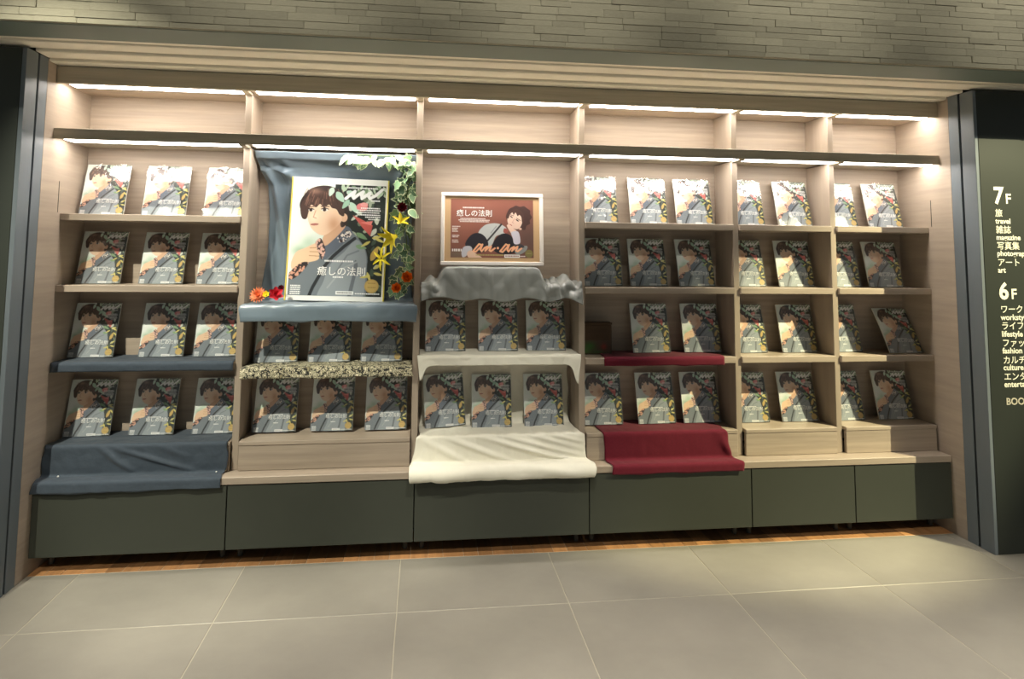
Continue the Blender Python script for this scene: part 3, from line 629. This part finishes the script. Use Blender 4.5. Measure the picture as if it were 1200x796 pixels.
# grey satin bunched over a block below the small framed poster
def bunch():
    nu, nv = 150, 70
    q, t = resample([(.196, 0.0), (.02, 0.0), (-.004, 0.0), (-.012, -.03), (-.018, -.09), (-.020, -.15)], nv)
    s = np.linspace(0, 1, nu); X = 1.822 + s * (2.688 - 1.822)
    on = 1 / (1 + np.exp(-(X - 1.925) / .008)) * 1 / (1 + np.exp((X - 2.475) / .008))
    top = (Z2 + .012) + on * (1.457 - Z2 - .012)
    n1 = noise2((nv, nu), 16, 3, 21); n2 = noise2((nv, nu), 34, 4, 22)
    out = (1 - on) * (np.abs(n1) * .016 + np.abs(n2) * .007) + on * (np.abs(n1) * .004)
    bump = .055 * np.exp(-((X - 2.615) / .028) ** 2) + .03 * np.exp(-((X - 1.868) / .03) ** 2) + .02 * np.exp(-((X - 2.55) / .02) ** 2)
    hem = 1.285 + .012 * np.sin(X * 11) + .008 * np.sin(X * 27) + .020 * np.exp(-((X - 2.60) / .06) ** 2) + .022 * np.exp(-((X - 2.1) / .2) ** 2) - .012
    Y = np.repeat(q[:, :1], nu, 1); D = np.repeat(q[:, 1:2], nu, 1)
    flat = (D > -1e-6)
    topz = np.broadcast_to(top[None, :], Y.shape) + np.where(flat, bump[None, :] * np.exp(-((Y - .05) / .05) ** 2) + out, 0)
    frac = np.clip(-D / .15, 0, 1)
    edge_z = topz[np.argmax(~flat[:, 0]) - 1]
    Z = np.where(flat, topz, edge_z[None, :] + (hem - edge_z)[None, :] * frac)
    Yo = Y - np.where(flat, 0, out * 1.3 + .010 * np.abs(np.sin(X * 38 + 2 * np.sin(X * 9)))[None, :] * frac * (1.1 - on[None, :] * .7))
    Yo = np.where(~flat, Yo - .012, Yo)
    # diagonal swag folds on the drop
    sw = .010 * np.maximum(0, np.sin((X[None, :] * 30 + frac * 5 * np.sign(X[None, :] - 2.2)))) * frac * (1 - frac) * 2
    Yo = Yo - np.where(flat, 0, sw)
    me = grid_mesh('grey_satin_cloth', np.stack([np.broadcast_to(X, Y.shape), Yo, Z], -1), 'grey_satin')
    o = link('grey_satin_cloth', me); md = o.modifiers.new('thickness', 'SOLIDIFY'); md.thickness = .002; md.offset = 0
    tag(o, 'bunched grey satin cloth below the small framed poster', 'cloth')
bunch()
# white cloths
def corner_drop(name, label):
    nu, nv = 120, 60
    q, t = resample([(.195, 0.0), (-.018, 0.0), (-.026, -.008), (-.030, -.05)], nv)
    s = np.linspace(0, 1, nu); X = 1.808 + s * (2.690 - 1.808)
    side = np.exp(-((s - 0.0) / .04) ** 2) * .75 + np.exp(-((s - 1.0) / .045) ** 2)
    Y = np.repeat(q[:, :1], nu, 1); D = np.repeat(q[:, 1:2], nu, 1)
    zt = .985 + .0045
    flat = D > -1e-6
    n1 = np.abs(noise2((nv, nu), 14, 4, 31)) * .0025
    Z = zt + np.where(flat, n1, D * (1 + 2.0 * side[None, :]))
    Yo = Y - np.where(flat, 0, .012 * side[None, :] * np.clip(-D / .05, 0, 1) + n1)
    inner = np.clip((np.abs(s - .5) * 2 - .93) / .07, 0, 1)
    xs_ = np.broadcast_to(X, Y.shape).copy()
    xs_ = np.where(flat & (Y > -.004), np.clip(xs_, 1.8185, 2.6815), xs_)
    xs_ += np.where(flat, 0, np.sign(.5 - s)[None, :] * side[None, :] * .02 * np.clip(-D / .05, 0, 1))
    me = grid_mesh(name, np.stack([xs_, Yo, Z], -1), 'white_cloth'); o = link(name, me)
    md = o.modifiers.new('thickness', 'SOLIDIFY'); md.thickness = .002; md.offset = 0
    tag(o, label, 'cloth')
corner_drop('white_shelf_cloth', 'white cloth over the shelf under the grey satin, its corners hanging down')
drape('white_ledge_cloth', [(.192, .940, 1.83, 2.67), (.190, .60, 1.83, 2.67), (.17, Z4 + .005, 1.825, 2.675), (-.024, Z4 + .006, 1.822, 2.678), (-.033, Z4 + .002, 1.806, 2.70), (-.042, .50, 1.80, 2.705), (-.050, .452, 1.79, 2.712), (-.085, .449, 1.780, 2.722), (-.118, .446, 1.776, 2.730), (-.140, .430, 1.775, 2.733), (-.146, .408, 1.778, 2.731), (-.134, .386, 1.785, 2.727), (-.112, .381, 1.79, 2.722)],
      130, 130, 'white_cloth', .004, 'white cloth spread over the riser and rolled over the ledge', sx=12, sy=8, seed=33, edge=.005,
      fold=ridge((.15, .66, .62, .83, .014, .016), (.34, .66, .97, .83, .012, .020), (.48, .66, .99, .79, .010, .014), (.66, .66, .99, .75, .010, .012), (.78, .66, .99, .71, .010, .010), (.02, .67, .35, .83, .016, .010), (-.05, .87, 1.05, .90, .03, .008), (.1, .95, .5, .90, .03, .010), (.6, .9, 1.0, .96, .02, .010)))
drape('maroon_shelf_cloth', [(.195, Z3 + e4, 2.835, 3.515), (-.016, Z3 + e4, 2.825, 3.512), (-.021, Z3 - .002, 2.822, 3.51), (-.021, Z3 - .041, 2.82, 3.51)], 60, 30, 'maroon', .0008,
      'narrow maroon cloth over the third shelf right of the white cloth', seed=41, edge=.002)
drape('maroon_ledge_cloth', [(.196, Z4 + e4, 2.80, 3.50), (-.024, Z4 + e4, 2.806, 3.505), (-.029, Z4 - .004, 2.81, 3.51), (-.031, ZLEDGE + .012, 2.815, 3.53), (-.040, ZLEDGE + .004, 2.82, 3.535), (-.100, ZLEDGE + .003, 2.832, 3.562), (-.106, ZLEDGE - .003, 2.834, 3.562), (-.107, .384, 2.834, 3.56)],
      70, 70, 'maroon', .0012, 'maroon cloth spread over the riser and ledge, right of the white cloth', seed=43, edge=.003, fold=ridge((.95, .5, 1.0, .8, .03, .012)))
# pins
def pin(loc, label):
    t = thing('push_pin', label, 'pin', loc, group='pins holding the cloths')
    bm = bmesh.new(); bmesh.ops.create_uvsphere(bm, u_segments=12, v_segments=8, radius=.0042); me = bpy.data.meshes.new('head'); bm.to_mesh(me); bm.free(); me.materials.append(MATS['pin'])
    link('head', me, t, (0, 0, .007))
    bm = bmesh.new(); bmesh.ops.create_cone(bm, segments=8, radius1=.0006, radius2=.001, depth=.008, cap_ends=True); me = bpy.data.meshes.new('needle'); bm.to_mesh(me); bm.free(); me.materials.append(MATS['foot'])
    link('needle', me, t, (0, 0, .003))
pin((.10, -.05, ZLEDGE + .005), 'tiny white pin at the left of the navy ledge cloth'); pin((.83, -.05, ZLEDGE + .005), 'tiny white pin at the right of the navy ledge cloth')

# ------------------------------------------------------------------ large poster
pc = Vector((1.358, 0.078, 1.2665))
PW, PH = 0.512, 0.672
po = thing('poster', 'large yellow-edged poster of a man in grey among flowers, on satin', 'poster', pc, (-math.radians(3.5), math.radians(1.2), 0))
link('board', box_mesh('board', PW, 0.016, PH, 'white'), po, (0, 0.010, PH / 2))
a = aa(cover_art, 230, 280); aw, ah = PW - 0.018, PH - 0.062
gx, gz = np.meshgrid(np.linspace(-aw / 2, aw / 2, 230), np.linspace(0.028 + ah, 0.028, 280))
art_o = link('printed_cover', grid_mesh('printed_cover', np.stack([gx, np.full_like(gx, 0.0012), gz], -1), 'poster_print', True, a), po)
link('edge_strip', box_mesh('edge_strip', 0.007, 0.020, PH, 'yellow_edge'), po, (-PW / 2 - 0.0035, 0.009, PH / 2))
link('edge_strip', box_mesh('edge_strip', 0.007, 0.020, PH, 'yellow_edge'), po, (PW / 2 + 0.0035, 0.009, PH / 2))
t = text_mesh('title', TITLE, 0.0520, 'white_print', 0.006, 'CENTER'); link('title', t, art_o, (0.030, 0.0002, 0.028 + ah * (1 - .565 / 0.69)+ .004))

# ------------------------------------------------------------------ small framed landscape poster
FW, FH = 0.572, 0.404
fp = thing('framed_poster', 'small white framed landscape poster of a man resting his chin on his hand', 'picture', (2.208, 0.030, 1.4665), (-math.radians(5), 0, 0))
bt = 0.021
for x0, x1, z0, z1 in ((-FW / 2, FW / 2, 0, bt), (-FW / 2, FW / 2, FH - bt, FH), (-FW / 2, -FW / 2 + bt, bt, FH - bt), (FW / 2 - bt, FW / 2, bt, FH - bt)):
    link('frame_bar', box_mesh('frame_bar', x1 - x0, 0.022, z1 - z0, 'white_frame', 0.003), fp, ((x0 + x1) / 2, 0.011, (z0 + z1) / 2))
link('mount', box_mesh('mount', FW - 2 * bt, 0.006, FH - 2 * bt, 'mount', 0), fp, (0, 0.014, FH / 2))
a = aa(interview_art, 250, 180); aw, ah = 0.462, 0.326
gx, gz = np.meshgrid(np.linspace(-aw / 2, aw / 2, 250), np.linspace(ah / 2, -ah / 2, 180))
art2 = link('printed_cover', grid_mesh('printed_cover', np.stack([gx, np.full_like(gx, 0.0102), gz + FH / 2 + 0.004], -1), 'poster_print', True, a), fp)
t = text_mesh('title', TITLE, 0.0400, 'white_print', 0.01, 'CENTER')
link('title', t, art2, (-aw / 2 + aw * (235 / 830.), 0.0096, FH / 2 + 0.004 + ah / 2 - ah * (170 / 590.)))

# ------------------------------------------------------------------ sign lettering on the right wall
sg = thing('floor_guide', 'cream floor guide lettering on the dark wall at the right', 'sign', (4.895, -0.3262, 0.75))
def line(body, x, z, size, m='sign_print', bold=.012, xs=1.0, nm='lettering'):
    link(nm, text_mesh(nm, body, size, m, bold, 'LEFT', xs), sg, (x - 4.895, 0, z - 0.75))
line('7', 4.896, 1.832, .126, xs=.95, bold=.03); line('F', 4.966, 1.832, .076, bold=.02)
SGN = [('\u65c5', 1.762, .046), ('travel', 1.722, .040), ('\u96d1\u8a8c', 1.672, .046), ('magazine', 1.634, .040), ('\u5199\u771f\u96c6', 1.585, .046), ('photography', 1.548, .040), ('\u30a2\u30fc\u30c8', 1.496, .046), ('art', 1.458, .040)]
for bd, z, s in SGN: line(bd, 4.900, z, s, bold=.02 if bd.isascii() else .006)
line('6', 4.899, 1.318, .122, xs=.95, bold=.03); line('F', 4.970, 1.318, .076, bold=.02)
for bd, z, s in [('\u30ef\u30fc\u30af\u30b9\u30bf\u30a4\u30eb', 1.246, .046), ('workstyle', 1.206, .042), ('\u30e9\u30a4\u30d5\u30b9\u30bf\u30a4\u30eb', 1.158, .046), ('lifestyle', 1.118, .042), ('\u30d5\u30a1\u30c3\u30b7\u30e7\u30f3', 1.068, .046), ('fashion', 1.030, .042), ('\u30ab\u30eb\u30c1\u30e3\u30fc', .978, .046), ('culture', .942, .042), ('\u30a8\u30f3\u30bf\u30fc\u30c6\u30a4\u30e1\u30f3\u30c8', .892, .046), ('entertainment', .854, .042)]:
    line(bd, 4.902, z, s, bold=.02 if bd.isascii() else .006)
line('BOOK', 4.908, .762, .050, 'sign_print_dim', .02)

# ------------------------------------------------------------------ dark box in the unlit corner
a, bb = BAYS[3]
db = thing('dark_box', 'dark brown box in the unlit corner left of the third row magazines', 'box', (2.815, 0.13, Z3))
link('body', box_mesh('body', 0.175, 0.05, 0.165, 'darkbox', 0.003), db, (0, 0, 0.0828)); link('lid', box_mesh('lid', 0.181, 0.056, 0.012, 'darkbox', 0.002), db, (0, 0, 0.1718))
u, v = np.meshgrid(np.linspace(0, 1, 40), np.linspace(0, 1, 22)); A = Art(40, 22, u, v, (84, 66, 50))
A.soft(.25, .45, .25, .4, (60, 104, 40)); A.soft(.1, .8, .2, .3, (70, 110, 50)); A.soft(.75, .5, .12, .3, (150, 60, 44)); A.soft(.5, .9, .3, .2, (66, 84, 44))
gx, gz = np.meshgrid(np.linspace(-.083, .083, 40), np.linspace(.08, .006, 22))
link('printed_band', grid_mesh('printed_band', np.stack([gx, np.full_like(gx, -.0262), gz], -1), 'box_print', True, A.lin()), db)

# ------------------------------------------------------------------ ivy garland and flowers
def leaf_mesh(name, outline, inner, m_in, m_out, fold=0.25, droop=0.5):
    bm = bmesh.new(); n = len(outline)
    def P(x, z): return (x, -abs(x) * fold + droop * z * z * 6, -z)
    c = bm.verts.new(P(0, sum(z for _, z in outline) / n))
    cz = sum(z for _, z in outline) / n
    ri = [bm.verts.new(P(x * inner, cz + (z - cz) * inner)) for x, z in outline]; ro = [bm.verts.new(P(x, z)) for x, z in outline]
    for i in range(n):
        j = (i + 1) % n
        f = bm.faces.new((c, ri[i], ri[j])); f.material_index = 0
        f = bm.faces.new((ri[i], ro[i], ro[j], ri[j])); f.material_index = 1
    for f in bm.faces: f.smooth = True
    me = bpy.data.meshes.new(name); bm.to_mesh(me); bm.free(); me.materials.append(MATS[m_in]); me.materials.append(MATS[m_out]); return me
ovate = [(0, 0), (.010, .006), (.017, .020), (.016, .036), (.008, .052), (0, .062), (-.008, .052), (-.016, .036), (-.017, .020), (-.010, .006)]
ivy = [(0, .006), (.012, 0), (.026, .012), (.020, .022), (.028, .036), (.014, .036), (0, .060), (-.014, .036), (-.028, .036), (-.020, .022), (-.026, .012), (-.012, 0)]
LM = [leaf_mesh('leaf', ovate, .82, 'leaf_green', 'leaf_cream'), leaf_mesh('leaf', ivy, .84, 'leaf_dark', 'leaf_cream'), leaf_mesh('leaf', ivy, .90, 'leaf_green', 'leaf_cream')]
def tube_mesh(name, pts, r, m, seg=6):
    bm = bmesh.new(); P = [Vector(p) for p in pts]; prev = None
    for i, p in enumerate(P):
        d = (P[min(i + 1, len(P) - 1)] - P[max(i - 1, 0)]).normalized(); q = d.to_track_quat('Z', 'Y')
        ring = [bm.verts.new(p + q @ Vector((r * math.cos(6.283 * k / seg), r * math.sin(6.283 * k / seg), 0))) for k in range(seg)]
        if prev:
            for k in range(seg): bm.faces.new((prev[k], prev[(k + 1) % seg], ring[(k + 1) % seg], ring[k]))
        else: bm.faces.new(ring[::-1])
        prev = ring
    bm.faces.new(prev)
    for f in bm.faces: f.smooth = True
    me = bpy.data.meshes.new(name); bm.to_mesh(me); bm.free(); me.materials.append(MATS[m]); return me
spine = [(1.40, .03, 2.050), (1.50, .025, 2.058), (1.60, .02, 2.052), (1.69, .02, 2.056), (1.745, .02, 2.03), (1.752, .025, 1.95), (1.735, .03, 1.85), (1.748, .035, 1.74), (1.735, .04, 1.62), (1.748, .04, 1.50), (1.725, .04, 1.38), (1.70, .035, 1.285)]
gl_ = thing('ivy_garland', 'variegated ivy garland hanging down the right side of the large poster', 'garland', (1.74, .03, 1.265))
sp, tt = resample(spine, 60); base = np.array(gl_.location)
link('vine', tube_mesh('vine', (sp - base).tolist(), .0028, 'vine'), gl_)
sp2 = sp[14:] + np.stack([.018 * np.sin(np.arange(46) * .5), .012 * np.cos(np.arange(46) * .4), np.zeros(46)], -1); sp2[:, 0] = np.minimum(sp2[:, 0], 1.772)
link('vine', tube_mesh('vine', (sp2 - base).tolist(), .0022, 'vine'), gl_)
rg = random.Random(4)
for i in range(118):
    f = rg.uniform(0, 1) ** .95 * 59; k = int(f); p = sp[min(k, 59)].copy(); top = k < 19
    if top: p += (rg.uniform(-.02, .02), rg.uniform(-.03, .03), rg.uniform(-.030, .002)); lm = LM[0]
    else: p += (rg.uniform(-.055, .028), rg.uniform(-.05, .035), rg.uniform(-.03, .03)); lm = LM[rg.choice((1, 1, 2, 0))]
    p[0] = min(p[0], 1.762)
    o = link('leaf', lm, gl_, p - base, (rg.uniform(-.9, .3), rg.uniform(-1.0, 1.0) if top else rg.uniform(-1.8, 1.8), rg.uniform(-1.1, 1.1)))
    s = rg.uniform(.7, 1.3); o.scale = (s, s, s)
def petal_mesh(L, W, curl, cup, m, n=7):
    bm = bmesh.new(); rows = []
    for i in range(n):
        t = i / (n - 1); wd = W * math.sin(math.pi * min(.97, .12 + t * .86)) ** .8 * .5
        y = L * t; z = curl * L * t * t
        rows.append([bm.verts.new((x * wd, y * math.cos(curl * t * .6), z + cup * (x * x) * wd)) for x in (-1, -.4, .4, 1)])
    for a_, b_ in zip(rows[:-1], rows[1:]):
        for k in range(3): bm.faces.new((a_[k], a_[k + 1], b_[k + 1], b_[k])).smooth = True
    me = bpy.data.meshes.new('petal'); bm.to_mesh(me); bm.free(); me.materials.append(MATS[m]); return me
def flower(name, label, loc, face, layers, m, cm, cr, group='artificial flowers around the large poster', stem=None):
    """face: direction the flower looks; layers: (count, length, width, curl, open angle)"""
    q = Vector(face).to_track_quat('Z', 'Y')
    t = thing(name, label, 'flower', loc, q.to_euler(), group)
    for li, (n, Ln, Wd, cu, op) in enumerate(layers):
        pm_ = petal_mesh(Ln, Wd, cu, .5, m)
        for k in range(n):
            an = 6.283 * (k + .5 * (li % 2)) / n
            o = link('petal', pm_, t, (0, 0, .003 * li)); o.rotation_euler = (Matrix.Rotation(an, 3, 'Z') @ Matrix.Rotation(op, 3, 'X')).to_euler()
    bm = bmesh.new(); bmesh.ops.create_uvsphere(bm, u_segments=12, v_segments=8, radius=cr); me = bpy.data.meshes.new('flower_centre'); bm.to_mesh(me); bm.free(); me.materials.append(MATS[cm])
    link('flower_centre', me, t, (0, 0, .004))
    if stem: link('stem', tube_mesh('stem', stem, .0022, 'vine'), t)
    return t
ST = [(0, 0, 0), (0, .004, -.02), (.004, .01, -.045)]
flower('yellow_lily', 'yellow trumpet lily in the ivy, right of the large poster', (1.690, -.045, 1.622), (-.75, -.5, -.40), [(6, .100, .036, -.30, 1.02)], 'petal_yellow', 'stamen', .006, stem=ST)
flower('yellow_lily', 'smaller yellow lily overlapping the right edge of the large poster', (1.612, -.01, 1.500), (-.5, -.7, .1), [(6, .064, .016, -.5, .45)], 'petal_yellow', 'stamen', .004, stem=ST)
flower('yellow_lily', 'yellow lily bud opening upward below the dark red flower', (1.705, -.05, 1.685), (.2, -.6, .6), [(5, .060, .022, -.3, .9)], 'petal_yellow', 'stamen', .004, stem=ST)
flower('red_dahlia', 'dark red round flower in the ivy garland', (1.716, -.045, 1.768), (-.1, -1, .1), [(10, .034, .018, .5, .2), (9, .030, .016, .5, .65), (7, .024, .014, .4, 1.0), (5, .016, .012, .3, 1.3)], 'petal_crimson', 'petal_crimson', .012, stem=ST)
flower('orange_flower', 'bright orange flower at the foot of the ivy, upper one', (1.745, -.04, 1.400), (.1, -1, .2), [(7, .040, .032, .5, .3), (6, .032, .028, .5, .8), (4, .022, .02, .3, 1.2)], 'petal_orange', 'petal_orange', .010, stem=ST)
flower('orange_flower', 'bright orange flower at the foot of the ivy, lower one', (1.698, -.035, 1.342), (-.2, -1, .25), [(7, .036, .030, .5, .3), (5, .028, .024, .5, .8), (4, .02, .02, .3, 1.2)], 'petal_orange', 'petal_orange', .010, stem=ST)
ST2 = [(0, 0, 0), (.002, .0, -.012), (.004, .0, -.022)]
flower('peach_gerbera', 'peach orange many-petalled flower at the left foot of the large poster', (.985, .005, 1.302), (-.1, -1, .45), [(18, .046, .011, .15, .15), (16, .038, .010, .25, .45), (12, .028, .009, .3, .8)], 'petal_peach', 'petal_orange', .008, stem=ST2)
flower('red_flower', 'red flower lying at the left foot of the large poster', (1.070, .0, 1.305), (.35, -.8, .4), [(6, .044, .030, .3, .25), (5, .032, .024, .4, .7)], 'petal_red', 'petal_red', .010, stem=ST2)
flower('yellow_flower', 'small pale yellow flower between the peach and red flowers', (1.026, -.005, 1.306), (0, -1, .5), [(6, .022, .016, .3, .3), (5, .015, .012, .3, .8)], 'petal_yellow', 'petal_yellow', .006, stem=ST2)
flower('crimson_flower', 'small dark crimson flower against the lower left poster edge', (1.092, .03, 1.338), (.1, -1, .3), [(8, .020, .014, .5, .2), (6, .016, .012, .5, .8)], 'petal_crimson', 'petal_crimson', .009, stem=[(0, 0, 0), (.0, .0, -.02), (.0, -.005, -.05)])
